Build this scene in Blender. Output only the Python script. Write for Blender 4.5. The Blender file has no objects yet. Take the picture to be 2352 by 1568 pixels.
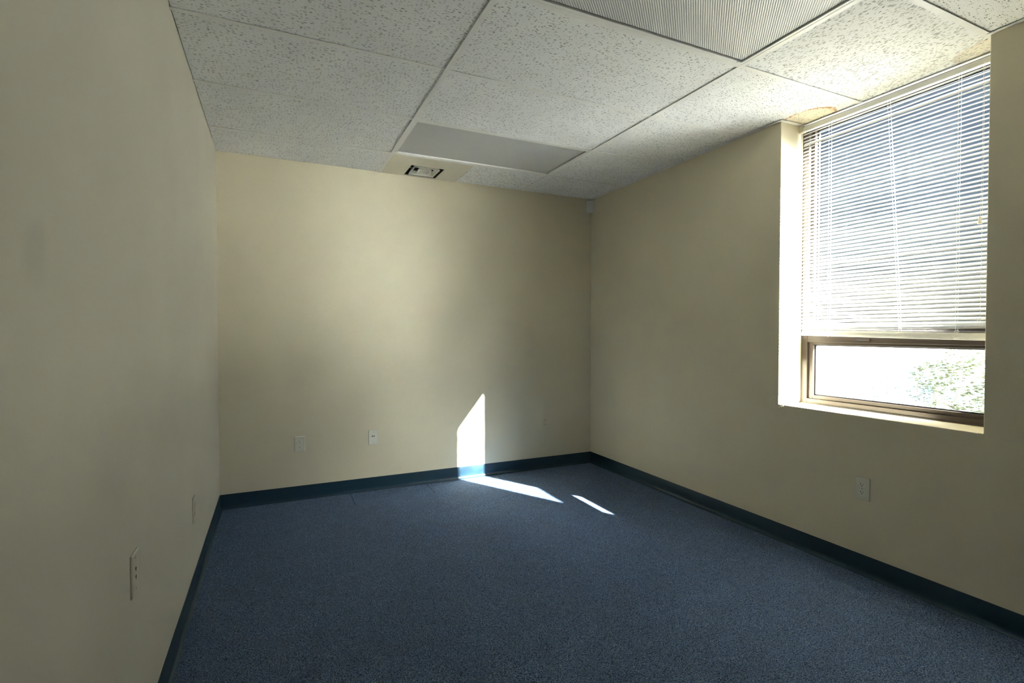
import bpy, bmesh, math, random
from mathutils import Vector, Matrix

R = math.radians
PI = math.pi
SC = bpy.context.scene
COL = SC.collection

# ------------------------------------------------------------------ camera, light, exposure
W, H = 3.0326, 2.4484              # right wall plane, ceiling plane (left wall x=0, back wall y=0)
REAR = -7.2  # unseen end of the room, set far back to keep the near side dim
SUN_DIR = Vector((-0.5507, 1.0, -0.70)).normalized()

cam_d = bpy.data.cameras.new('camera')
cam_d.sensor_width = 36.0
cam_d.lens = 36.0 * 1171.47 / 2352.0
cam_d.clip_start = 0.02
cam_d.clip_end = 2000
cam = bpy.data.objects.new('camera', cam_d)
COL.objects.link(cam)
cam.location = (0.3476, -4.0116, 1.2269)
cam.rotation_euler = (R(90) - 0.0195, 0.0, -0.4366)
SC.camera = cam

SC.view_settings.view_transform = 'Standard'
SC.view_settings.look = 'None'
SC.view_settings.gamma = 1.0
SC.view_settings.use_curve_mapping = False
SC.view_settings.exposure = 0.0

world = bpy.data.worlds.new('sky')
SC.world = world
world.use_nodes = True
wt = world.node_tree
bg = wt.nodes['Background']
sky = wt.nodes.new('ShaderNodeTexSky')
sky.sky_type = 'NISHITA'
sky.sun_disc = False
sky.sun_elevation = math.asin(-SUN_DIR.z)
sky.sun_rotation = math.atan2(-SUN_DIR.x, -SUN_DIR.y)
sky.dust_density = 4.0
tint = wt.nodes.new('ShaderNodeMix')                 # white balance of the daylight
tint.data_type = 'RGBA'
tint.blend_type = 'MULTIPLY'
tint.inputs[0].default_value = 1.0
tint.inputs[7].default_value = (0.92, 0.97, 1.10, 1.0)
wt.links.new(sky.outputs[0], tint.inputs[6])
# hazy aureole round the sun, on top of the clear sky
def wmath(op, a, b):
    o = wt.nodes.new('ShaderNodeMath')
    o.operation = op
    for i, v in enumerate((a, b)):
        if isinstance(v, (int, float)):
            o.inputs[i].default_value = v
        else:
            wt.links.new(v, o.inputs[i])
    return o.outputs[0]


wtc = wt.nodes.new('ShaderNodeTexCoord')
wdot = wt.nodes.new('ShaderNodeVectorMath')
wdot.operation = 'DOT_PRODUCT'
wt.links.new(wtc.outputs['Generated'], wdot.inputs[0])
wdot.inputs[1].default_value = tuple(-SUN_DIR)
cosang = wmath('MAXIMUM', wdot.outputs['Value'], 0.0)
clear = wt.nodes.new('ShaderNodeVectorMath')
clear.operation = 'SCALE'
wt.links.new(tint.outputs[2], clear.inputs[0])
clear.inputs['Scale'].default_value = 0.072
total = clear.outputs[0]
for power, gain, colr in ((40.0, 150.0, (1.0, 0.99, 0.96)), (7.0, 14.0, (0.86, 0.95, 1.10))):
    lobe = wmath('MULTIPLY', wmath('POWER', cosang, power), gain)
    c = wt.nodes.new('ShaderNodeVectorMath')
    c.operation = 'SCALE'
    c.inputs[0].default_value = colr
    wt.links.new(lobe, c.inputs['Scale'])
    ad = wt.nodes.new('ShaderNodeVectorMath')
    ad.operation = 'ADD'
    wt.links.new(total, ad.inputs[0])
    wt.links.new(c.outputs[0], ad.inputs[1])
    total = ad.outputs[0]
wt.links.new(total, bg.inputs['Color'])
bg.inputs['Strength'].default_value = 1.0

sun_d = bpy.data.lights.new('sun', 'SUN')
sun_d.energy = 205.0
sun_d.angle = R(0.53)
sun_d.color = (1.0, 0.985, 0.97)
sun = bpy.data.objects.new('sun', sun_d)
COL.objects.link(sun)
sun.location = (8, -12, 9)
sun.rotation_euler = SUN_DIR.to_track_quat('-Z', 'Y').to_euler()

SC.cycles.use_denoising = True
SC.cycles.max_bounces = 14
SC.cycles.diffuse_bounces = 10
SC.cycles.glossy_bounces = 4
SC.cycles.transparent_max_bounces = 16
SC.cycles.caustics_reflective = True
SC.cycles.caustics_refractive = False
SC.cycles.sample_clamp_indirect = 0.0
SC.cycles.blur_glossy = 0.0


# ------------------------------------------------------------------ mesh helpers
class MB:
    """Collects shapes and links them as one mesh object."""
    def __init__(self):
        self.bm = bmesh.new()

    def box(self, x0, x1, y0, y1, z0, z1):
        vs = [self.bm.verts.new(p) for p in ((x0, y0, z0), (x1, y0, z0), (x1, y1, z0), (x0, y1, z0),
                                             (x0, y0, z1), (x1, y0, z1), (x1, y1, z1), (x0, y1, z1))]
        for f in ((3, 2, 1, 0), (4, 5, 6, 7), (0, 1, 5, 4), (1, 2, 6, 5), (2, 3, 7, 6), (3, 0, 4, 7)):
            self.bm.faces.new([vs[i] for i in f])
        return self

    def extrude(self, rings, closed=True, caps=True):
        """Join a list of equally long point rings."""
        vr = [[self.bm.verts.new(p) for p in r] for r in rings]
        n = len(vr[0])
        for a, b in zip(vr[:-1], vr[1:]):
            for i in range(n if closed else n - 1):
                j = (i + 1) % n
                self.bm.faces.new((a[i], a[j], b[j], b[i]))
        if caps and closed:
            self.bm.faces.new(list(reversed(vr[0])))
            self.bm.faces.new(vr[-1])
        return self

    def prism_z(self, pts, z0, z1):
        return self.extrude([[(x, y, z0) for x, y in pts], [(x, y, z1) for x, y in pts]])

    def prism_y(self, pts, y0, y1):
        return self.extrude([[(x, y0, z) for x, z in pts], [(x, y1, z) for x, z in pts]])

    def tube(self, pts, r, n=6):
        pts = [Vector(p) for p in pts]
        rings = []
        up = Vector((0.31, 0.17, 0.93)).normalized()
        for i, p in enumerate(pts):
            t = (pts[min(i + 1, len(pts) - 1)] - pts[max(i - 1, 0)])
            t = t.normalized() if t.length > 1e-9 else Vector((0, 0, 1))
            a = t.cross(up)
            if a.length < 1e-3:
                a = t.cross(Vector((1, 0, 0)))
            a.normalize()
            b = t.cross(a)
            rings.append([p + a * (r * math.cos(2 * PI * k / n)) + b * (r * math.sin(2 * PI * k / n)) for k in range(n)])
        return self.extrude(rings)

    def build(self, name, mat, parent=None, bevel=0.0, smooth=False, seg=2):
        bmesh.ops.recalc_face_normals(self.bm, faces=self.bm.faces)
        me = bpy.data.meshes.new(name)
        self.bm.to_mesh(me)
        self.bm.free()
        if smooth:
            for p in me.polygons:
                p.use_smooth = True
        o = bpy.data.objects.new(name, me)
        COL.objects.link(o)
        if mat:
            me.materials.append(mat)
        if bevel > 0:
            m = o.modifiers.new('bevel', 'BEVEL')
            m.width = bevel
            m.segments = seg
            m.limit_method = 'ANGLE'
        if parent:
            o.parent = parent
        return o


def empty(name, loc=(0, 0, 0), rz=0.0):
    o = bpy.data.objects.new(name, None)
    o.empty_display_size = 0.05
    o.location = loc
    o.rotation_euler = (0, 0, rz)
    COL.objects.link(o)
    return o


def tag(o, label=None, cat=None, group=None, kind=None):
    if label:
        o['label'] = label
    if cat:
        o['category'] = cat
    if group:
        o['group'] = group
    if kind:
        o['kind'] = kind
    return o


# ------------------------------------------------------------------ materials
class NT:
    def __init__(self, name):
        self.m = bpy.data.materials.new(name)
        self.m.use_nodes = True
        self.t = self.m.node_tree
        self.t.nodes.clear()
        self.out = self.n('ShaderNodeOutputMaterial')
        self.b = self.n('ShaderNodeBsdfPrincipled')
        self.l(self.b.outputs[0], self.out.inputs[0])

    def n(self, kind, **kw):
        o = self.t.nodes.new(kind)
        for k, v in kw.items():
            setattr(o, k, v)
        return o

    def l(self, a, b):
        self.t.links.new(a, b)

    def set(self, **kw):
        for k, v in kw.items():
            self.b.inputs[k.replace('_', ' ')].default_value = v
        return self

    def math(self, op, a, b=None, c=None):
        o = self.n('ShaderNodeMath', operation=op)
        for i, v in enumerate((a, b, c)):
            if v is None:
                continue
            if isinstance(v, (int, float)):
                o.inputs[i].default_value = v
            else:
                self.l(v, o.inputs[i])
        return o.outputs[0]

    def smooth(self, v, a, b, lo=0.0, hi=1.0):
        o = self.n('ShaderNodeMapRange', interpolation_type='SMOOTHSTEP')
        self.l(v, o.inputs['Value'])
        o.inputs['From Min'].default_value = a
        o.inputs['From Max'].default_value = b
        o.inputs['To Min'].default_value = lo
        o.inputs['To Max'].default_value = hi
        return o.outputs[0]

    def noise(self, vec, scale, detail=3.0, rough=0.5):
        o = self.n('ShaderNodeTexNoise')
        o.inputs['Scale'].default_value = scale
        o.inputs['Detail'].default_value = detail
        o.inputs['Roughness'].default_value = rough
        if vec is not None:
            self.l(vec, o.inputs['Vector'])
        return o

    def mix(self, fac, a, b):
        o = self.n('ShaderNodeMix', data_type='RGBA')
        for sock, v in ((o.inputs[0], fac), (o.inputs[6], a), (o.inputs[7], b)):
            if isinstance(v, (int, float)):
                sock.default_value = v
            elif isinstance(v, tuple):
                sock.default_value = (*v, 1.0) if len(v) == 3 else v
            else:
                self.l(v, sock)
        return o.outputs[2]

    def mapping(self, vec, loc=(0, 0, 0), rot=(0, 0, 0), scale=(1, 1, 1)):
        o = self.n('ShaderNodeMapping')
        self.l(vec, o.inputs['Vector'])
        o.inputs['Location'].default_value = loc
        o.inputs['Rotation'].default_value = rot
        o.inputs['Scale'].default_value = scale
        return o.outputs[0]

    def bump(self, h, strength, dist):
        o = self.n('ShaderNodeBump')
        o.inputs['Strength'].default_value = strength
        o.inputs['Distance'].default_value = dist
        self.l(h, o.inputs['Height'])
        self.l(o.outputs[0], self.b.inputs['Normal'])

    def pos(self):
        return self.n('ShaderNodeNewGeometry').outputs['Position']

    def obj(self):
        return self.n('ShaderNodeTexCoord').outputs['Object']

    def dist(self, p, c, scale=(1, 1, 1)):
        v = self.mapping(p, loc=tuple(-c[i] * scale[i] for i in range(3)), scale=scale)
        o = self.n('ShaderNodeVectorMath', operation='LENGTH')
        self.l(v, o.inputs[0])
        return o.outputs['Value']


def simple(name, col, rough=0.5, metal=0.0, spec=0.5, bump=None):
    t = NT(name).set(Base_Color=(*col, 1), Roughness=rough, Metallic=metal)
    t.b.inputs['Specular IOR Level'].default_value = spec
    n = t.noise(t.obj(), 40.0, 2.0)
    t.l(t.mix(t.smooth(n.outputs[0], 0.35, 0.65, 0.0, 0.5), tuple(c * 0.97 for c in col), tuple(min(1, c * 1.03) for c in col)),
        t.b.inputs['Base Color'])
    if bump:
        t.bump(t.noise(t.obj(), bump[0]).outputs[0], bump[1], bump[2])
    return t.m


def wall_paint(name, col, smudge=None):
    t = NT(name).set(Roughness=0.62)
    t.b.inputs['Specular IOR Level'].default_value = 0.35
    p = t.pos()
    n = t.noise(p, 1.7, 3.0)
    c = t.mix(t.smooth(n.outputs[0], 0.3, 0.7), tuple(v * 0.965 for v in col), tuple(v * 1.02 for v in col))
    if smudge:
        d = t.dist(p, smudge[0])
        wob = t.math('MULTIPLY', t.math('SUBTRACT', t.noise(p, 18.0).outputs[0], 0.5), 0.05)
        f = t.smooth(t.math('ADD', d, wob), 0.02, 0.075, smudge[1], 0.0)
        c = t.mix(f, c, (0.30, 0.30, 0.29))
    t.l(c, t.b.inputs['Base Color'])
    fine = t.noise(p, 260.0, 2.0)
    coarse = t.noise(p, 14.0, 2.0)
    h = t.math('ADD', t.math('MULTIPLY', fine.outputs[0], 0.25), t.math('MULTIPLY', coarse.outputs[0], 1.0))
    t.bump(h, 0.35, 0.0012)
    return t.m


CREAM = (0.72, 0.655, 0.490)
M = {}
M['wall'] = wall_paint('cream wall paint', CREAM)
M['wall_left'] = wall_paint('shade-toned cream wall paint with smudge', (0.645, 0.605, 0.50), ((0.0, -2.94, 1.361), 0.20))  # same paint as CREAM, with dimmer light put into the colour; smudge on top
M['wall_rear'] = wall_paint('light-dimming unseen wall paint', (0.10, 0.075, 0.06))  # unseen wall, coloured dark so little light bounces back


def carpet():
    t = NT('blue loop carpet').set(Roughness=0.95)
    t.b.inputs['Specular IOR Level'].default_value = 0.1
    p = t.pos()
    v = t.n('ShaderNodeTexVoronoi')
    v.inputs['Scale'].default_value = 330.0
    t.l(p, v.inputs['Vector'])
    n1 = t.noise(p, 190.0, 3.0, 0.7)
    n2 = t.noise(p, 9.0, 3.0)
    c = t.mix(t.smooth(n1.outputs[0], 0.36, 0.62), (0.046, 0.070, 0.122), (0.175, 0.27, 0.455))
    sep = t.n('ShaderNodeSeparateColor')
    t.l(v.outputs['Color'], sep.inputs[0])
    c = t.mix(t.smooth(sep.outputs[0], 0.90, 0.97), c, (0.34, 0.39, 0.46))
    c = t.mix(t.smooth(sep.outputs[1], 0.80, 0.92), c, (0.018, 0.026, 0.042))
    c = t.mix(t.smooth(n2.outputs[0], 0.35, 0.70, 0.0, 0.22), c, (0.09, 0.11, 0.14))
    # the two short carpet-tile seams showing by the back wall
    xyz = t.n('ShaderNodeSeparateXYZ')
    t.l(p, xyz.inputs[0])
    for sx, y0 in ((0.860, -0.28), (1.450, -0.25), (2.06, -0.2)):
        dx = t.math('ABSOLUTE', t.math('SUBTRACT', xyz.outputs[0], sx))
        line = t.smooth(dx, 0.0012, 0.0035, 0.75, 0.0)
        keep = t.smooth(xyz.outputs[1], y0 - 0.05, y0 + 0.03)
        c = t.mix(t.math('MULTIPLY', line, keep), c, (0.006, 0.008, 0.012))
    t.l(c, t.b.inputs['Base Color'])
    h = t.math('ADD', t.math('MULTIPLY', v.outputs['Distance'], -0.8), n1.outputs[0])
    t.bump(h, 0.9, 0.004)
    return t.m


M['carpet'] = carpet()


def tile_mat(name, along='x', bold=1.0, stains=(), dens=1.0):
    """White mineral-fibre board: elongated fissures and pinholes, both sunk and dark."""
    t = NT(name).set(Roughness=0.9)
    t.b.inputs['Specular IOR Level'].default_value = 0.15
    rnd = t.n('ShaderNodeObjectInfo').outputs['Random']
    tc = t.obj()
    off = t.n('ShaderNodeVectorMath', operation='ADD')
    t.l(tc, off.inputs[0])
    cmb = t.n('ShaderNodeCombineXYZ')
    t.l(t.math('MULTIPLY', rnd, 37.0), cmb.inputs[0])
    t.l(t.math('MULTIPLY', rnd, 61.0), cmb.inputs[1])
    t.l(cmb.outputs[0], off.inputs[1])
    v0 = off.outputs[0]
    # warp
    wn = t.noise(v0, 60.0, 2.0)
    warp = t.n('ShaderNodeVectorMath', operation='MULTIPLY_ADD')
    t.l(wn.outputs['Color'], warp.inputs[0])
    warp.inputs[1].default_value = (0.012, 0.0055, 0.0) if along == 'x' else (0.0055, 0.012, 0.0)
    t.l(v0, warp.inputs[2])
    sx, sy = (54.0, 195.0) if along == 'x' else (195.0, 54.0)
    s = 1.0 / bold ** 0.5
    layers = []
    for ang, k, shift in ((0.16, 1.0, 0.0), (-0.22, 0.82, 3.7), (0.02, 1.22, 8.1)):
        vor = t.n('ShaderNodeTexVoronoi', voronoi_dimensions='2D')
        vor.inputs['Scale'].default_value = 1.0
        turned = t.mapping(warp.outputs[0], loc=(shift, shift * 0.6, 0), rot=(0, 0, ang))
        t.l(t.mapping(turned, scale=(sx * s * k, sy * s * k, 1)), vor.inputs['Vector'])
        sep = t.n('ShaderNodeSeparateColor')
        t.l(vor.outputs['Color'], sep.inputs[0])
        size = t.smooth(sep.outputs[0], 0.76 / dens, 1.0, 0.0, 0.35)
        layers.append(t.math('GREATER_THAN', size, t.math('ADD', vor.outputs['Distance'], 0.045)))
    fis = t.math('MAXIMUM', t.math('MAXIMUM', layers[0], layers[1]), layers[2])
    vp = t.n('ShaderNodeTexVoronoi', voronoi_dimensions='2D')
    vp.inputs['Scale'].default_value = 1.0
    t.l(t.mapping(v0, scale=(210, 210, 1)), vp.inputs['Vector'])
    sp = t.n('ShaderNodeSeparateColor')
    t.l(vp.outputs['Color'], sp.inputs[0])
    psize = t.smooth(sp.outputs[0], 0.45, 1.0, 0.0, 0.22)
    pin = t.math('GREATER_THAN', psize, t.math('ADD', vp.outputs['Distance'], 0.03))
    hole = t.math('MAXIMUM', fis, t.math('MULTIPLY', pin, 0.8))
    base = t.mix(t.smooth(t.noise(v0, 5.0).outputs[0], 0.3, 0.7), (0.84, 0.85, 0.85), (0.88, 0.89, 0.89))
    p = t.pos()
    for (cx, cy, rx, ry, ring, core) in stains:
        d = t.dist(p, (cx, cy, H), (1 / rx, 1 / ry, 0.0))
        wob = t.math('MULTIPLY', t.math('SUBTRACT', t.noise(p, 22.0, 4.0).outputs[0], 0.5), 0.35)
        d = t.math('ADD', d, wob)
        inner = t.smooth(d, 0.80, 1.0, core, 0.0)
        base = t.mix(inner, base, (0.78, 0.66, 0.40))
        r1 = t.math('MULTIPLY', t.smooth(d, 0.78, 0.95), t.smooth(d, 0.97, 1.04, 1.0, 0.0))
        spot = t.smooth(t.noise(p, 60.0, 3.0).outputs[0], 0.35, 0.6, 0.25, 1.0)
        base = t.mix(t.math('MULTIPLY', t.math('MULTIPLY', r1, spot), ring), base, (0.50, 0.27, 0.09))
    col = t.mix(t.math('MULTIPLY', hole, 0.74), base, (0.07, 0.068, 0.06))
    t.l(col, t.b.inputs['Base Color'])
    h = t.math('ADD', t.math('MULTIPLY', hole, -1.0), t.math('MULTIPLY', t.noise(v0, 300.0, 2.0).outputs[0], 0.12))
    t.bump(h, 0.8, 0.002)
    return t.m


M['tile'] = tile_mat('fissured ceiling board', 'x', 1.0)
M['tile_fine'] = tile_mat('fissured ceiling board cut crosswise', 'y', 0.85, dens=1.08)
M['tile_stain'] = tile_mat('fissured ceiling board with water stain', 'x', 0.8,
                           stains=((3.135, -2.055, 0.115, 0.150, 0.95, 0.55),), dens=1.1)
M['tile_bold'] = tile_mat('coarse fissured ceiling board', 'y', 1.5,
                          stains=((3.17, -2.89, 0.10, 0.16, 0.25, 0.35),), dens=1.25)
M['tile_coarse'] = tile_mat('coarse fissured ceiling board lengthwise', 'x', 1.5, dens=1.1)
M['grid'] = simple('white enamelled grid', (0.83, 0.83, 0.81), 0.45)
M['plenum'] = simple('dark plenum', (0.02, 0.02, 0.02), 0.9)
M['base'] = simple('navy vinyl cove base', (0.010, 0.036, 0.060), 0.42, spec=0.4)
M['plate'] = simple('ivory plastic', (0.74, 0.72, 0.60), 0.35)
M['plate_dull'] = simple('dull ivory plastic', (0.64, 0.60, 0.49), 0.35)
M['plate_face'] = simple('pale ivory plastic', (0.80, 0.79, 0.70), 0.3)
M['painted'] = simple('plastic painted over in wall colour', CREAM, 0.6)
M['hole'] = simple('dark slot', (0.012, 0.011, 0.010), 0.8)
M['screw'] = simple('painted screw head', (0.42, 0.40, 0.34), 0.4, 0.3)
M['white_plastic'] = simple('white plastic', (0.78, 0.77, 0.69), 0.4)
M['cream_metal'] = simple('cream enamelled sheet metal', (0.70, 0.66, 0.54), 0.45)
M['slat'] = simple('white enamelled aluminium slat', (0.78, 0.78, 0.78), 0.48, 0.60, spec=0.8)
M['rail'] = simple('white enamelled rail', (0.78, 0.78, 0.76), 0.4)
M['cord'] = simple('white cord', (0.85, 0.85, 0.83), 0.8)
M['bronze'] = simple('tan anodised aluminium', (0.060, 0.045, 0.035), 0.42, 0.15)
M['gasket'] = simple('black gasket', (0.012, 0.012, 0.018), 0.5)
M['light_metal'] = simple('white light housing', (0.82, 0.82, 0.80), 0.4)
M['flake'] = simple('torn paint and paper', (0.80, 0.74, 0.58), 0.8)
M['sill'] = M['wall']


def lens_mat(name, tone, pitch, dark):
    t = NT(name).set(Roughness=0.35)
    t.b.inputs['Specular IOR Level'].default_value = 0.5
    p = t.mapping(t.pos(), rot=(0, 0, R(45)))
    xyz = t.n('ShaderNodeSeparateXYZ')
    t.l(p, xyz.inputs[0])
    k = 2 * PI / pitch
    a = t.math('SINE', t.math('MULTIPLY', xyz.outputs[0], k))
    b = t.math('SINE', t.math('MULTIPLY', xyz.outputs[1], k))
    h = t.math('ADD', a, t.math('MULTIPLY', b, 0.25))
    t.l(t.mix(t.smooth(h, -0.9, 0.7), tuple(v * dark for v in tone), tone), t.b.inputs['Base Color'])
    t.bump(h, 0.5, 0.0012)
    return t.m


M['lens'] = lens_mat('prismatic acrylic lens', (0.76, 0.76, 0.76), 0.0085, 0.58)
M['lens_grey'] = lens_mat('greyed prismatic acrylic lens', (0.60, 0.60, 0.595), 0.0060, 0.72)


def glass():
    t = NT('window glass')
    t.t.nodes.remove(t.b)
    tr = t.n('ShaderNodeBsdfTransparent')
    tr.inputs[0].default_value = (0.93, 0.96, 0.95, 1)
    gl = t.n('ShaderNodeBsdfGlossy')
    gl.inputs['Roughness'].default_value = 0.02
    lw = t.n('ShaderNodeLayerWeight')
    fac = t.math('ADD', t.math('MULTIPLY', t.math('POWER', lw.outputs['Facing'], 5.0), 0.6), 0.03)
    mx = t.n('ShaderNodeMixShader')
    t.l(fac, mx.inputs[0])
    t.l(tr.outputs[0], mx.inputs[1])
    t.l(gl.outputs[0], mx.inputs[2])
    t.l(mx.outputs[0], t.out.inputs[0])
    return t.m


M['glass'] = glass()


def ground_mat():
    t = NT('pale paving').set(Roughness=0.9)
    n = t.noise(t.pos(), 0.6, 5.0)
    t.l(t.mix(t.smooth(n.outputs[0], 0.3, 0.7), (0.28, 0.277, 0.265), (0.34, 0.337, 0.325)), t.b.inputs['Base Color'])
    return t.m


M['ground'] = ground_mat()


def leaf_mat(name, a, b):
    t = NT(name).set(Roughness=0.5)
    n = t.noise(t.pos(), 3.0, 3.0)
    c = t.mix(t.smooth(n.outputs[0], 0.35, 0.65), a, b)
    t.l(c, t.b.inputs['Base Color'])
    tl = t.n('ShaderNodeBsdfTranslucent')
    t.l(c, tl.inputs[0])
    mx = t.n('ShaderNodeMixShader')
    mx.inputs[0].default_value = 0.45
    t.l(t.b.outputs[0], mx.inputs[1])
    t.l(tl.outputs[0], mx.inputs[2])
    t.l(mx.outputs[0], t.out.inputs[0])
    return t.m


M['leaf'] = leaf_mat('pale green leaves', (0.12, 0.15, 0.09), (0.22, 0.23, 0.16))
M['leaf_teal'] = leaf_mat('blue-green leaves', (0.11, 0.17, 0.17), (0.20, 0.25, 0.24))
M['bark'] = simple('grey bark', (0.34, 0.31, 0.29), 0.9)

# ------------------------------------------------------------------ the room shell
WY0, WY1 = -2.919, -1.963            # window opening, near and far reveal
WZ = 0.800                           # sill height
XO = 3.34                            # outer face of the window wall
TOP = 2.72                           # top of walls above the hung ceiling
FRX = 3.225                          # inner face of the window frame

tag(MB().box(-0.12, XO, REAR - 0.12, 0.12, -0.12, 0.0).build('floor', M['carpet']), kind='structure')
tag(MB().box(-0.12, XO, 0.0, 0.12, 0.0, TOP).build('wall_back', M['wall']), kind='structure')
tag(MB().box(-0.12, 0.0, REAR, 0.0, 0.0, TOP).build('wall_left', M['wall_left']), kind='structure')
tag(MB().box(-0.12, XO, REAR - 0.12, REAR, 0.0, TOP).build('wall_rear', M['wall_rear']), kind='structure')


def right_wall():
    """One solid with a hole: window opening up to the hung ceiling, with soft worn corners."""
    ys = (REAR, WY0, WY1, 0.0)
    zs = (0.0, WZ, 2.52, TOP)
    bm = bmesh.new()
    v = {}
    for ix, x in enumerate((W, XO)):
        for iy, y in enumerate(ys):
            for iz, z in enumerate(zs):
                v[ix, iy, iz] = bm.verts.new((x, y, z))
    for ix in (0, 1):
        for iy in range(3):
            for iz in range(3):
                if iy == 1 and iz == 1:
                    continue
                bm.faces.new((v[ix, iy, iz], v[ix, iy + 1, iz], v[ix, iy + 1, iz + 1], v[ix, iy, iz + 1]))
    loop = [(1, 1), (2, 1), (2, 2), (1, 2)]
    for a, b in zip(loop, loop[1:] + loop[:1]):
        bm.faces.new((v[0, a[0], a[1]], v[0, b[0], b[1]], v[1, b[0], b[1]], v[1, a[0], a[1]]))
    for iy in range(3):
        for iz in (0, 3):
            bm.faces.new((v[0, iy, iz], v[0, iy + 1, iz], v[1, iy + 1, iz], v[1, iy, iz]))
    for iz in range(3):
        for iy in (0, 3):
            bm.faces.new((v[0, iy, iz], v[0, iy, iz + 1], v[1, iy, iz + 1], v[1, iy, iz]))
    m = MB()
    m.bm.free()
    m.bm = bm
    return m.build('wall_right', M['wall'], bevel=0.003)


wall_r = tag(right_wall(), kind='structure')

# torn paint at the lower far corner of the window opening, and a dent by the near corner
random.seed(5)


def flake_strip(pts, width, name='torn_paint'):
    width *= 1.5
    m = MB()
    rings = []
    for i, (y, z) in enumerate(pts):
        w = width * (0.35 + random.random() * 0.9) * (0.4 if i in (0, len(pts) - 1) else 1)
        d = 0.002 + random.random() * 0.005
        rings.append([(W + 0.0005, y, z - w), (W - d * 0.5, y, z - w * 0.5), (W - d, y + 0.002, z + w * 0.3), (W + 0.0005, y, z + w)])
    m.extrude(rings)
    o = m.build(name, M['flake'], wall_r)
    o['label'] = 'torn curl of paint'
    return o


def fpath(y0, z0, y1, z1, n, wob):
    return [(y0 + (y1 - y0) * i / n + random.uniform(-wob, wob), z0 + (z1 - z0) * i / n + random.uniform(-wob, wob)) for i in range(n + 1)]


flake_strip(fpath(-1.972, 0.783, -1.998, 0.793, 7, 0.0025), 0.0035)
flake_strip(fpath(-1.955, 0.770, -1.968, 0.779, 5, 0.0025), 0.0030)
flake_strip([(-1.912, 0.815), (-1.916, 0.824), (-1.921, 0.832), (-1.928, 0.838), (-1.936, 0.838), (-1.943, 0.835)], 0.0022)
flake_strip(fpath(-2.885, 0.797, -2.915, 0.798, 6, 0.001), 0.0028)


def cove(name, p0, p1, inward):
    """Vinyl base: 4 in tall, thin, with a flared toe; p0 to p1 along the wall, inward = normal into the room."""
    prof = [(0.0, 0.0), (0.0165, 0.0), (0.0160, 0.0022), (0.0120, 0.0050), (0.0075, 0.0095), (0.0048, 0.0165), (0.0036, 0.026),
            (0.0032, 0.050), (0.0032, 0.0985), (0.0024, 0.1012), (0.0, 0.1016)]
    m = MB()
    m.extrude([[(p[0] + inward[0] * d, p[1] + inward[1] * d, z) for d, z in prof] for p in (p0, p1)])
    o = m.build(name, M['base'])
    for f in o.data.polygons:
        f.use_smooth = True
    mod = o.modifiers.new('edge', 'EDGE_SPLIT')
    mod.split_angle = R(40)
    return tag(o, kind='structure')


cove('baseboard_back', (0.0, 0.0), (W, 0.0), (0, -1))
cove('baseboard_left', (0.0, REAR), (0.0, 0.0), (1, 0))
cove('baseboard_right', (W, REAR), (W, 0.0), (-1, 0))

# ------------------------------------------------------------------ hung ceiling
TX1, TX2 = 1.0929, 2.3121
ROWS = [0.0, -0.4743, -1.0839, -1.6935, -2.3031, -2.9127, -3.5223, -4.1319, -4.7415, -5.3511, -5.9607, -6.5703, REAR]
HW = 0.0119                          # half width of a tee face
TB = 0.0052                          # how far boards sit above the tee face
XH = 3.206                           # ceiling boards run into the window recess up to here

g = MB()
for tx in (TX1, TX2):
    g.box(tx - HW, tx + HW, REAR, 0.0, H, H + 0.0016)
    g.box(tx - 0.0012, tx + 0.0012, REAR, 0.0, H + 0.0016, H + 0.038)
for y in ROWS[1:-1]:
    for x0, x1 in ((0.0, TX1 - HW), (TX1 + HW, TX2 - HW), (TX2 + HW, W if not (WY0 < y < WY1) else XH)):
        g.box(x0, x1, y - HW, y + HW, H + 0.0004, H + 0.0020)
        g.box(x0, x1, y - 0.0012, y + 0.0012, H + 0.0020, H + 0.036)
# angle trim along the window wall and round the recess
AW = 0.020
g.box(W - AW, W, WY1 - AW, 0.0, H - 0.0012, H + 0.0010)
g.box(W - AW, XH + 0.018, WY1 - AW, WY1, H - 0.0014, H + 0.0008)
g.box(XH - 0.004, XH + 0.0185, WY0, WY1 - AW, H - 0.0010, H + 0.0012)
g.box(W - AW, W, REAR, WY0 + 0.004, H - 0.0012, H + 0.0010)
# deck above
g.box(-0.12, XO, REAR - 0.12, 0.12, TOP, TOP + 0.10)
ceil = tag(g.build('ceiling', M['grid']), kind='structure')


def tile(x0, x1, y0, y1, mat, label=None, poly=None, tilt=None):
    cx, cy = (x0 + x1) / 2, (y0 + y1) / 2
    gap = 0.0035
    if poly:
        pts = [(x - cx, y - cy) for x, y in poly]
    else:
        a, b = x0 + gap - cx, x1 - gap - cx
        c, d = y0 + gap - cy, y1 - gap - cy
        pts = [(a, c), (b, c), (b, d), (a, d)]
    m = MB().prism_z(pts, 0.0, 0.016)
    o = m.build('ceiling_tile', mat, ceil)
    o.location = (cx, cy, H + TB)
    if tilt:
        o.rotation_euler = tilt
    if label:
        o['label'] = label
    return o


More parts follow.
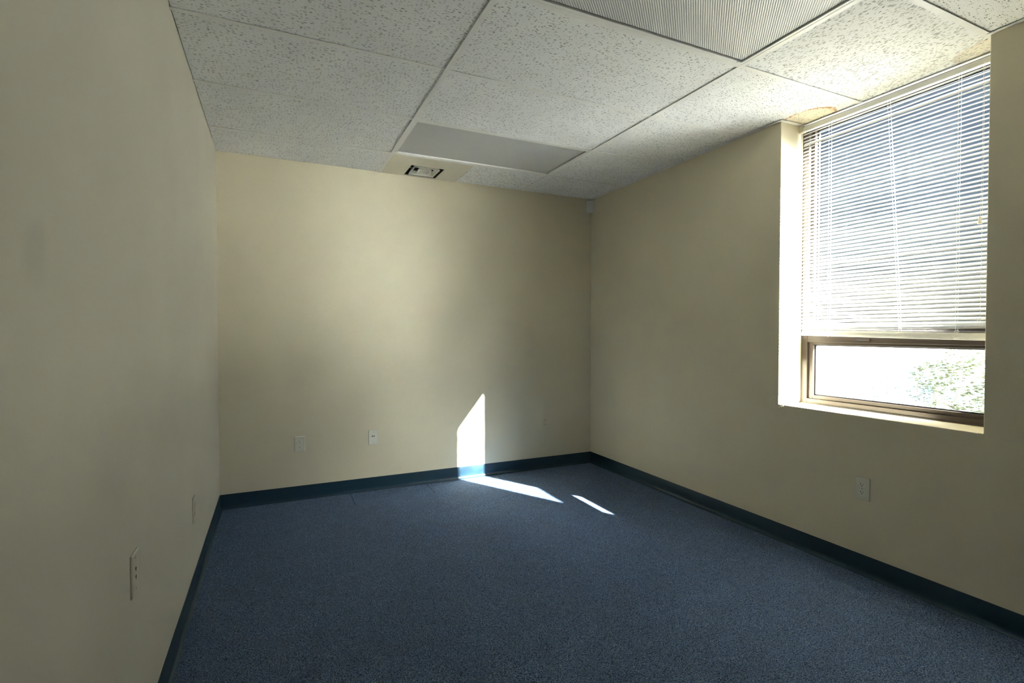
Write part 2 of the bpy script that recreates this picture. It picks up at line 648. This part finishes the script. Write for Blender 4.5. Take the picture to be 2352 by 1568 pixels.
for r in range(len(ROWS) - 1):
    y1, y0 = ROWS[r], ROWS[r + 1]
    yb = y1 - (0.002 if r == 0 else 0)
    # left column
    if r == 1:
        # the board by the far light has shifted, leaving a dark wedge at the tee
        tile(0.0, TX1, y0, yb, M['tile'], 'shifted board with a dark wedge-shaped gap at its corner',
             poly=[(0.0035, y0 + 0.004), (TX1 - 0.016, y0 + 0.004), (TX1 - 0.004, -0.80), (TX1 - 0.004, y1 - 0.004), (0.0035, y1 - 0.004)])
    else:
        tile(0.0, TX1, y0, yb, M['tile'])
    # middle column
    if r == 0:
        tile(1.702, TX2, y0, yb, M['tile_coarse'], 'half board with coarse fissures')
    elif r not in (1, 4):
        tile(TX1, TX2, y0, yb, M['tile'])
    # right column
    if r == 3:
        tile(TX2, XH, y0, yb, M['tile_stain'], 'board with a brown-ringed water stain',
             poly=[(TX2 + 0.0035, y0 + 0.0035), (XH + 0.004, y0 + 0.0035), (XH + 0.004, WY1 - 0.003), (W - 0.003, WY1 - 0.003),
                   (W - 0.003, y1 - 0.0035), (TX2 + 0.0035, y1 - 0.0035)])
    elif r == 4:
        tile(TX2, XH + 0.007, y0, yb, M['tile_bold'], 'board with coarse long fissures beside the window')
    else:
        tile(TX2, W, y0, yb, M['tile'] if r >= 5 else M['tile_fine'])


def troffer(name, x0, x1, y0, y1, lens, label, sag):
    cx, cy = (x0 + x1) / 2, (y0 + y1) / 2
    root = empty(name, (cx, cy, H + 0.002))
    tag(root, label, 'ceiling light', 'recessed fluorescent ceiling lights')
    a, b = (x1 - x0) / 2 - HW + 0.006, (y1 - y0) / 2 - HW + 0.006
    hs = MB()
    t = 0.003
    for s in (-1, 1):
        hs.box(s * a - (t if s > 0 else 0), s * a + (t if s < 0 else 0), -b, b, 0.001, 0.10)
        hs.box(-a + t, a - t, s * b - (t if s > 0 else 0), s * b + (t if s < 0 else 0), 0.001, 0.10)
    hs.box(-a, a, -b, b, 0.10, 0.103)
    hs.build('housing', M['light_metal'], root)
    fr = MB()
    w = 0.017
    for s in (-1, 1):
        fr.box(-a + 0.004, a - 0.004, s * (b - 0.004) - (w if s > 0 else 0), s * (b - 0.004) + (w if s < 0 else 0), -0.001, 0.010)
        fr.box(s * (a - 0.004) - (w if s > 0 else 0), s * (a - 0.004) + (w if s < 0 else 0), -b + 0.004 + w, b - 0.004 - w, -0.001, 0.010)
    fr.build('door_frame', M['light_metal'], root, bevel=0.0012)
    dk = MB()
    li, lj = a - 0.004 - w - 0.0015, b - 0.004 - w - 0.0015
    g_ = 0.004
    for s in (-1, 1):
        dk.box(-li, li, s * lj - (g_ if s > 0 else 0), s * lj + (g_ if s < 0 else 0), 0.0075, 0.0095)
        dk.box(s * li - (g_ if s > 0 else 0), s * li + (g_ if s < 0 else 0), -lj + g_, lj - g_, 0.0075, 0.0095)
    dk.build('shadow_gap', M['gasket'], root)  # black strips standing in for the shade round the lens
    # slightly bellied acrylic lens
    m = MB()
    nx, ny = 24, 12
    grid = []
    for k in range(2):
        rows = []
        for j in range(ny + 1):
            row = []
            for i in range(nx + 1):
                u, v = -1 + 2 * i / nx, -1 + 2 * j / ny
                z = 0.006 + 0.003 * k - sag * (1 - u * u) * (1 - v * v)
                row.append(m.bm.verts.new((u * (li - g_), v * (lj - g_), z)))
            rows.append(row)
        for j in range(ny):
            for i in range(nx):
                m.bm.faces.new((rows[j][i], rows[j][i + 1], rows[j + 1][i + 1], rows[j + 1][i]))
        grid.append(rows)
    m.build('lens', lens, root, smooth=True)
    for s in (-1, 1):
        MB().box(s * (a - 0.035) - 0.010, s * (a - 0.035) + 0.010, b - 0.022, b - 0.012, -0.0035, -0.0005).build(
            'latch', M['light_metal'], root, bevel=0.001)
    return root


troffer('recessed_ceiling_light', TX1, TX2, ROWS[5], ROWS[4], M['lens'],
        'switched-off recessed light with bright ridged lens, cut by the top edge of the photo', 0.004)
troffer('recessed_ceiling_light', TX1, TX2, ROWS[2], ROWS[1], M['lens_grey'],
        'switched-off recessed light with dull grey lens, next to the air diffuser', 0.005)


def diffuser():
    x0, x1, y0, y1 = TX1 + 0.004, 1.699, ROWS[1] + 0.004, -0.003
    cx, cy = 1.402, -0.150
    root = empty('air_diffuser', (cx, cy, H + 0.002))
    tag(root, 'square cream air diffuser in a half-size ceiling panel above the back wall', 'air vent')
    q = 0.126
    a0, a1, b0, b1 = x0 - cx, x1 - cx, y0 - cy, y1 - cy
    z0, z1 = 0.001, 0.004
    p = MB()
    p.box(a0, -q, b0, b1, z0, z1)
    p.box(q, a1, b0, b1, z0, z1)
    p.box(-q, q, b0, -q, z0, z1)
    p.box(-q, q, q, b1, z0, z1)
    p.build('panel', M['cream_metal'], root)
    th = MB()
    for s in (-1, 1):
        th.box(s * q - (0.002 if s > 0 else 0), s * q + (0.002 if s < 0 else 0), -q, q, 0.004, 0.13)
        th.box(-q + 0.002, q - 0.002, s * q - (0.002 if s > 0 else 0), s * q + (0.002 if s < 0 else 0), 0.004, 0.13)
    th.box(-q, q, -q, q, 0.13, 0.134)
    th.build('throat', M['plenum'], root)

    def cone(bot, top, zb, zt, t=0.004):
        m = MB()
        rings = []
        for h, z in ((bot, zb), (top, zt), (top - t, zt), (bot - t * 2.2, zb + 0.0015), (bot - t * 2.2, zb)):
            rings.append([(-h, -h, z), (h, -h, z), (h, h, z), (-h, h, z)])
        rings.append(rings[0])
        m.extrude(rings, caps=False)
        bmesh.ops.remove_doubles(m.bm, verts=m.bm.verts, dist=1e-6)
        return m.build('cone', M['plate_face'], root)
    cone(0.099, 0.084, -0.001, 0.030)
    cone(0.050, 0.038, 0.000, 0.026)
    MB().box(-0.016, 0.016, -0.020, 0.008, 0.004, 0.007).build('centre_plate', M['plate_face'], root)
    for a, b, c, d, z in ((-0.127, -0.085, -0.003, 0.003, 0.020), (0.085, 0.127, -0.003, 0.003, 0.020), (-0.003, 0.003, 0.030, 0.115, 0.030)):
        MB().box(a, b, c, d, z, z + 0.003).build('support_bar', M['cream_metal'], root)
    return root


diffuser()


def motion_sensor():
    root = empty('motion_sensor', (W, 0.0, 2.322), R(-45))
    # local -y points out of the corner, x runs across
    tag(root, 'small white motion sensor wedged in the far upper corner under the ceiling', 'sensor')
    prof = [(-0.0155, -0.0175), (-0.0345, -0.0365), (-0.0335, -0.0420), (-0.020, -0.0450), (0.0, -0.0460), (0.020, -0.0450),
            (0.0335, -0.0420), (0.0345, -0.0365), (0.0155, -0.0175)]
    m = MB()
    rings = []
    for z, f in ((0.0, 0.62), (0.004, 0.86), (0.010, 0.97), (0.016, 1.0), (0.108, 1.0), (0.112, 0.97)):
        rings.append([(x * (0.9 + 0.1 * f), -0.0175 + (y + 0.0175) * f, z) for x, y in prof])
    m.extrude(rings)
    m.build('housing', M['white_plastic'], root, bevel=0.0012)
    ln = MB()
    rings = []
    for z in (0.014, 0.052):
        rings.append([(x * 0.78, y - 0.0008, z) for x, y in prof[2:7]] + [(x * 0.78, y + 0.003, z) for x, y in reversed(prof[2:7])])
    ln.extrude(rings)
    ln.build('lens', M['plate_face'], root)
    MB().tube([(-0.013, -0.0445, 0.090), (-0.013, -0.0463, 0.090)], 0.0022, 10).build('indicator', M['hole'], root)
    return root


motion_sensor()


# ------------------------------------------------------------------ wall plates
def disc(m, cx, cz, r, y0, y1, n=20, flat=None):
    pts = []
    for k in range(n):
        a = 2 * PI * k / n
        x, z = r * math.cos(a), r * math.sin(a)
        if flat:
            z = max(-flat, min(flat, z))
        pts.append((cx + x, cz + z))
    m.extrude([[(x, y0, z) for x, z in pts], [(x, y1, z) for x, z in pts]])
    return m


def cover_plate(root, mat):
    m = MB()
    w, h = 0.0352, 0.0572
    rings = []
    for y, i in ((0.0, 0.0), (-0.0026, 0.0), (-0.0046, 0.0014), (-0.0056, 0.0038)):
        rings.append([(-w + i, y, -h + i), (w - i, y, -h + i), (w - i, y, h - i), (-w + i, y, h - i)])
    m.extrude(rings)
    return m.build('cover_plate', mat, root, bevel=0.0006)


def duplex_outlet(loc, rz, label, mat=None, face=None):
    root = empty('duplex_outlet', (loc[0], loc[1], loc[2]), rz)
    tag(root, label, 'outlet', 'duplex power outlets on the walls')
    mat = mat or M['plate']
    face = face or M['plate_face']
    cover_plate(root, mat)
    for s in (1, -1):
        cz = 0.0196 * s
        rec = disc(MB(), 0.0, cz, 0.0172, -0.0050, -0.0068, 28, 0.0142).build('receptacle', face, root, bevel=0.0005)
        rim = MB()
        n = 28
        for k in range(n):
            pass
        MB().box(-0.0078, -0.0052, -0.0072, -0.0060, cz - 0.0010, cz + 0.0078).build('slot', M['hole'], rec)
        MB().box(0.0052, 0.0074, -0.0072, -0.0060, cz + 0.0002, cz + 0.0072).build('slot', M['hole'], rec)
        disc(MB(), 0.0, cz - 0.0062, 0.0027, -0.0060, -0.0072, 12).build('ground_hole', M['hole'], rec)
    disc(MB(), 0.0, 0.0, 0.0030, -0.0050, -0.0064, 14).build('screw', M['screw'] if mat is not M['painted'] else mat, root)
    return root


def phone_plate(loc, rz, label, holes, mat=None):
    root = empty('phone_wall_plate', loc, rz)
    tag(root, label, 'wall plate', 'phone jack plates on the walls')
    cover_plate(root, mat or M['plate_face'])
    for (x, z) in holes:
        m = disc(MB(), x, z + 0.0012, 0.0046, -0.0050, -0.0061, 18)
        m.extrude([[(x - 0.0030, y, z), (x, y, z - 0.0062), (x + 0.0030, y, z), (x, y, z + 0.002)] for y in (-0.0050, -0.0062)])
        m.build('jack', M['hole'], root)
    for s in (-1, 1):
        disc(MB(), 0.0, s * 0.0415, 0.0026, -0.0050, -0.0062, 12).build('screw', M['screw'], root)
    return root


BACK, LEFT, RIGHT = 0.0, R(90), R(-90)
duplex_outlet((0.512, 0.0, 0.407), BACK, 'ivory duplex outlet on the back wall, near the left corner')
duplex_outlet((2.5475, 0.0, 0.413), BACK, 'outlet painted over in wall colour, on the back wall right of the sun patch', M['painted'], M['painted'])
duplex_outlet((W, -2.442, 0.436), RIGHT, 'ivory duplex outlet on the right wall, under the window')
duplex_outlet((0.0, -1.247, 0.400), LEFT, 'dull ivory duplex outlet on the left wall, close to the back corner', M['plate_dull'], M['plate_dull'])
phone_plate((1.0355, 0.0, 0.4105), BACK, 'ivory phone plate with two jacks side by side, on the back wall', [(-0.0068, 0.0085), (0.0068, 0.0085)])
phone_plate((0.0, -2.351, 0.578), LEFT, 'ivory plate with two stacked jack holes, on the left wall nearest the camera', [(0.0, 0.0110), (0.0, -0.0110)], M['plate_dull'])

# ------------------------------------------------------------------ window
win = MB()
fw = 0.040
FX1 = 3.320
ZB0, ZB1 = 1.152, 1.236              # horizontal bar between the lower sash and the upper light
ZT = 2.47
for (y0, y1) in ((WY1 - fw, WY1), (WY0, WY0 + fw)):
    win.box(FRX, FX1, y0, y1, WZ + 0.0, ZT)
win.box(FRX, FX1, WY0 + fw, WY1 - fw, WZ, WZ + 0.030)
win.box(FRX, 3.276, WY0 + fw, WY1 - fw, ZB0 + 0.012, ZB1)
win.box(FRX, FX1, WY0 + fw, WY1 - fw, 2.425, ZT)
window = tag(win.build('window_1', M['bronze'], bevel=0.0015), kind='structure')


def sash(z0, z1, x0, x1, w, name):
    m = MB()
    ya, yb = WY0 + fw + 0.001, WY1 - fw - 0.001
    m.box(x0, x1, ya, ya + w, z0, z1)
    m.box(x0, x1, yb - w, yb, z0, z1)
    m.box(x0, x1, ya + w, yb - w, z0, z0 + w * 0.75)
    m.box(x0, x1, ya + w, yb - w, z1 - w * 0.6, z1)
    o = m.build(name, M['bronze'], window, bevel=0.0012)
    gk = MB()
    gw = 0.006
    a, b, c, d = ya + w, yb - w, z0 + w * 0.75, z1 - w * 0.6
    xg = (x0 + x1) / 2 + 0.006
    gk.box(xg - 0.006, xg + 0.004, a, a + gw, c, d)
    gk.box(xg - 0.006, xg + 0.004, b - gw, b, c, d)
    gk.box(xg - 0.006, xg + 0.004, a + gw, b - gw, c, c + gw)
    gk.box(xg - 0.006, xg + 0.004, a + gw, b - gw, d - gw, d)
    gk.build('gasket', M['gasket'], o)
    MB().box(xg - 0.001, xg + 0.003, a + 0.002, b - 0.002, c + 0.002, d - 0.002).build('pane', M['glass'], o)
    return o


sash(WZ + 0.030, ZB0 + 0.013, 3.238, 3.274, 0.026, 'lower_sash')
sash(ZB1, 2.425, 3.250, 3.300, 0.018, 'upper_sash')
# narrow stop strip lying on the sill against the frame
MB().box(FRX - 0.010, FRX, WY0, WY1, WZ, WZ + 0.006).build('sill_stop', M['bronze'], window, bevel=0.001)
hd = MB()
hd.prism_y([(FRX - 0.012, 1.176), (FRX, 1.176), (FRX, 1.190), (FRX - 0.004, 1.190)], -2.36, -2.28)
hd.build('sash_latch', M['bronze'], window, bevel=0.001)


# ------------------------------------------------------------------ mini blind
def blind():
    BX = 3.202
    Y0, Y1 = -2.905, -1.988
    root = empty('mini_blind', (BX, (Y0 + Y1) / 2, 1.19))
    tag(root, 'white horizontal mini blind lowered over most of the window', 'window blind')
    by = (Y0 + Y1) / 2
    P = lambda x, y, z: (x - BX, y - by, z - 1.19)
    bx = lambda m, x0, x1, y0, y1, z0, z1: m.box(x0 - BX, x1 - BX, y0 - by, y1 - by, z0 - 1.19, z1 - 1.19)
    hr = MB()
    # open-topped channel
    bx(hr, BX - 0.0127, BX - 0.0115, Y0, Y1, 2.405, 2.4305)
    bx(hr, BX + 0.0115, BX + 0.0127, Y0, Y1, 2.405, 2.4305)
    bx(hr, BX - 0.0115, BX + 0.0115, Y0, Y1, 2.405, 2.4065)
    hr.build('headrail', M['rail'], root, bevel=0.0005)
    for y0, y1, mt in ((Y1 + 0.001, WY1 - 0.001, 'cream_metal'), (WY0 + 0.001, Y0 - 0.001, 'rail')):
        m = MB()
        bx(m, BX - 0.016, BX + 0.014, y0, y1, 2.403, 2.4425)
        o = m.build('end_bracket', M[mt], root, bevel=0.0008)
        if mt == 'cream_metal':
            o['label'] = 'beige box bracket'
    # slats: crowned strips, 25 mm wide
    sl = MB()
    c, s = 0.0250, 0.0034
    rad = (c * c / 4 + s * s) / (2 * s)
    half = math.asin(c / 2 / rad)
    n = 10
    zt, pitch = 2.388, 0.02040
    slat_z = []
    count = 57
    random.seed(11)
    for k in range(count):
        z = zt - pitch * k
        f = (z - 1.25) / (zt - 1.25)
        th = R(SL_BOT + (SL_TOP - SL_BOT) * f + 3.0 * math.sin(k * 0.45) + random.uniform(-1.2, 1.2))
        if k == 3:
            th = R(62)
        if k == 38:
            th = R(50)
        if k == count - 1:
            th = R(64)
            z = 1.2510
        slat_z.append(z)
        rings = []
        for q in range(13):
            y = Y0 + (Y1 - Y0) * q / 12 - by
            wob = 0.0007 * math.sin(q * 1.3 + k * 1.7) + 0.0004 * math.sin(q * 2.9 + k)
            top, bot = [], []
            for i in range(n + 1):
                a = -half + 2 * half * i / n
                u = rad * math.sin(a)                 # across, outer to inner
                v = rad * (math.cos(a) - math.cos(half))
                x = -u * math.cos(th) + -v * math.sin(th)
                zz = -u * math.sin(th) + v * math.cos(th)
                top.append((x, y, z - 1.19 + zz + wob))
                bot.append((x + 0.00025 * math.sin(th), y, z - 1.19 + zz + wob - 0.00025 * math.cos(th)))
            rings.append(top + list(reversed(bot)))
        sl.extrude(rings)
    # two spare slats lying on the bottom rail
    for j in range(2):
        rings = []
        for y, z in ((Y0, 1.2212 + 0.0042 * j), (Y1, 1.2385 + 0.0030 * j)):
            top = [(-c / 2 + c * i / n, y - by, z - 1.19 + 0.0016 * (1 - (2 * i / n - 1) ** 2)) for i in range(n + 1)]
            rings.append(top + [(x, yy, zz - 0.00025) for x, yy, zz in reversed(top)])
        sl.extrude(rings)
    sl.build('slat_panel', M['slat'], root)
    # bottom rail, hanging slightly lower at its near end
    br = MB()
    rings = []
    for y, z in ((Y0, 1.2030), (Y1, 1.2205)):
        prof = [(-0.0085, -0.0165), (-0.0040, -0.0172), (0.0040, -0.0160), (0.0085, -0.010), (0.0095, 0.012), (0.0065, 0.0165), (0.0025, 0.0160),
                (-0.0030, 0.010), (-0.0085, -0.006)]
        rings.append([(px, y - by, z - 1.19 + pz) for px, pz in prof])
    br.extrude(rings)
    br.build('bottom_rail', M['rail'], root, bevel=0.0006)
    # ladder cords with rungs
    for (ya, yb_, jag) in ((-2.143, -2.147, 0.003), (-2.446, -2.511, 0.0006), (-2.744, -2.746, 0.0035)):
        m = MB()
        for side in (-1, 1):
            pts = []
            for k in range(count):
                z = slat_z[k] - 1.19
                f = k / (count - 1)
                th = R(SL_TOP + (SL_BOT - SL_TOP) * f)
                yy = ya + (yb_ - ya) * f + random.uniform(-1, 1) * jag * 0.5
                pts.append((side * 0.0134 * math.cos(th) * 1.02 + side * 0.0004, yy - by, z + side * 0.0131 * math.sin(th)))
            pts.insert(0, (side * 0.011, ya - by, 2.410 - 1.19))
            pts.append((side * 0.011, yb_ - by, 1.224 - 1.19))
            m.tube(pts, 0.0007, 5)
        for k in range(count):
            f = k / (count - 1)
            th = R(SL_TOP + (SL_BOT - SL_TOP) * f)
            yy = ya + (yb_ - ya) * f - by
            z = slat_z[k] - 1.19 - 0.0012
            h = 0.0131
            o1 = random.uniform(0.5, 1.6) * jag
            m.tube([(h * math.cos(th), yy, z + h * math.sin(th)), (0.0, yy + o1, z - 0.0008), (-h * math.cos(th), yy + o1 * 0.6, z - h * math.sin(th))],
                   0.0011 if jag > 0.001 else 0.0005, 5)
        m.build('ladder_cord', M['cord'], root)
    # knotted cord ends at the bottom rail
    def loop(y, z, ry, rz, a0, a1, x=-0.0165, n=16):
        return [(x + 0.001 * math.sin(3 * k), y - by + ry * math.cos(a0 + (a1 - a0) * k / n), z - 1.19 + rz * math.sin(a0 + (a1 - a0) * k / n)) for k in range(n + 1)]
    for pts in (loop(-2.752, 1.202, 0.011, 0.010, 0.3, 6.6), loop(-2.752, 1.2235, 0.0075, 0.006, -0.6, 5.2),
                loop(-2.742, 1.228, 0.020, 0.006, 2.0, 4.4)):
        MB().tube(pts, 0.0008, 5).build('cord_loop', M['cord'], root)
    MB().tube([(-0.0155, -2.511 - by, 0.042), (-0.0165, -2.515 - by, 0.032), (-0.0165, -2.535 - by, 0.028), (-0.0165, -2.5385 - by, 0.018),
               (-0.0165, -2.5385 - by, 0.008)], 0.0010, 5).build('cord_end', M['cord'], root)
    MB().tube([(-0.0165, -2.142 - by, 0.040), (-0.0165, -2.150 - by, 0.031), (-0.0165, -2.153 - by, 0.020), (-0.0165, -2.153 - by, 0.006)],
              0.0010, 5).build('cord_end', M['cord'], root)
    # lift cord and tassel on the near side
    for dy, zb in ((0.0, 1.735), (0.0045, 1.285)):
        m = MB()
        m.tube([(-0.0150, -2.836 - dy - by, 2.412 - 1.19), (-0.0172, -2.836 - dy - by, 2.38 - 1.19), (-0.0175, -2.8365 - dy - by, 2.0 - 1.19),
                (-0.0178, -2.834 - dy - by, zb - 1.19)], 0.0008, 5)
        m.build('lift_cord', M['cord'], root)
    m = MB()
    rings = []
    for z, r in ((1.737, 0.0022), (1.731, 0.0045), (1.718, 0.0058), (1.704, 0.0078), (1.7025, 0.0074)):
        rings.append([(-0.0205 + r * math.cos(2 * PI * k / 14) * 0.75, -2.8325 - by + r * math.sin(2 * PI * k / 14), z - 1.19) for k in range(14)])
    m.extrude(rings)
    m.build('tassel', M['white_plastic'], root, smooth=False)
    MB().tube(loop(-2.835, 1.283, 0.0085, 0.009, 2.6, 6.8, -0.0185), 0.0008, 5).build('cord_loop', M['cord'], root)
    MB().tube([(-0.013, Y0 + 0.012 - by, 1.232), (-0.022, Y0 + 0.014 - by, 1.228)], 0.003, 8).build('tilter', M['gasket'], root)
    return root


SL_BOT, SL_TOP = 43.0, 33.0
blind()

# ------------------------------------------------------------------ outdoors
GZ = -3.6
gm = MB()
gm.extrude([[(XO + 0.3, -300, GZ), (500, -300, GZ), (500, 500, GZ), (XO + 0.3, 500, GZ)],
            [(XO + 0.3, -300, GZ - 0.2), (500, -300, GZ - 0.2), (500, 500, GZ - 0.2), (XO + 0.3, 500, GZ - 0.2)]])
tag(gm.build('ground', M['ground']), kind='structure')


def tree(x, y, h, r, mat, label, seed, leaves):
    rnd = random.Random(seed)
    root = empty('leafy_tree', (x, y, GZ))
    tag(root, label, 'tree', 'trees outside the window')
    m = MB()
    m.tube([(0, 0, 0), (0.05, 0.02, h * 0.3), (0.0, 0.05, h * 0.6), (0.03, 0, h * 0.88)], 0.07 * h / 4, 8)
    for k in range(9):
        a = k * 2.4
        z = h * (0.3 + 0.055 * k)
        L = r * (0.9 - 0.06 * k)
        m.tube([(0.03, 0.02, z), (L * 0.5 * math.cos(a), L * 0.5 * math.sin(a), z + L * 0.35), (L * math.cos(a), L * math.sin(a), z + L * 0.6)], 0.022, 5)
    m.build('trunk', M['bark'], root)
    f = MB()
    lobes = []
    for k in range(26):
        a, u = rnd.uniform(0, 2 * PI), rnd.random() ** 0.5
        zz = rnd.uniform(0.22, 0.96)
        env = math.sin(PI * min(1, (zz - 0.12) / 0.92)) ** 0.7
        lobes.append((r * u * env * math.cos(a), r * u * env * math.sin(a), h * zz, rnd.uniform(0.22, 0.42) * r))
    for _ in range(leaves):
        lx, ly, lz, lr = rnd.choice(lobes)
        d = Vector((rnd.gauss(0, 1), rnd.gauss(0, 1), rnd.gauss(0, 1))).normalized() * lr * (0.55 + 0.5 * rnd.random())
        c = Vector((lx, ly, lz)) + d
        s = rnd.uniform(0.028, 0.055)
        rot = Matrix.Rotation(rnd.uniform(0, 2 * PI), 3, 'Z') @ Matrix.Rotation(rnd.uniform(-1.2, 1.2), 3, 'X')
        pts = [rot @ Vector(p) * s + c for p in ((-1, 0, 0.1), (-0.3, -0.42, 0), (0.5, -0.36, 0), (1.1, 0, 0.12), (0.5, 0.36, 0), (-0.3, 0.42, 0))]
        f.bm.faces.new([f.bm.verts.new(p) for p in pts])
    f.build('foliage', mat, root)
    return root


tree(13.4, 1.15, 4.5, 1.6, M['leaf'], 'pale green tree at the right edge of the clear pane', 3, 11000)
tree(15.6, 3.15, 3.9, 1.5, M['leaf_teal'], 'blue-green tree in the middle of the clear pane', 4, 7000)
tree(21.0, 4.25, 4.4, 1.9, M['leaf'], 'pale tree behind and between the two nearer trees', 8, 7000)
tree(23.5, 8.3, 3.3, 1.4, M['leaf_teal'], 'small faint tree farthest to the left in the clear pane', 6, 1800)
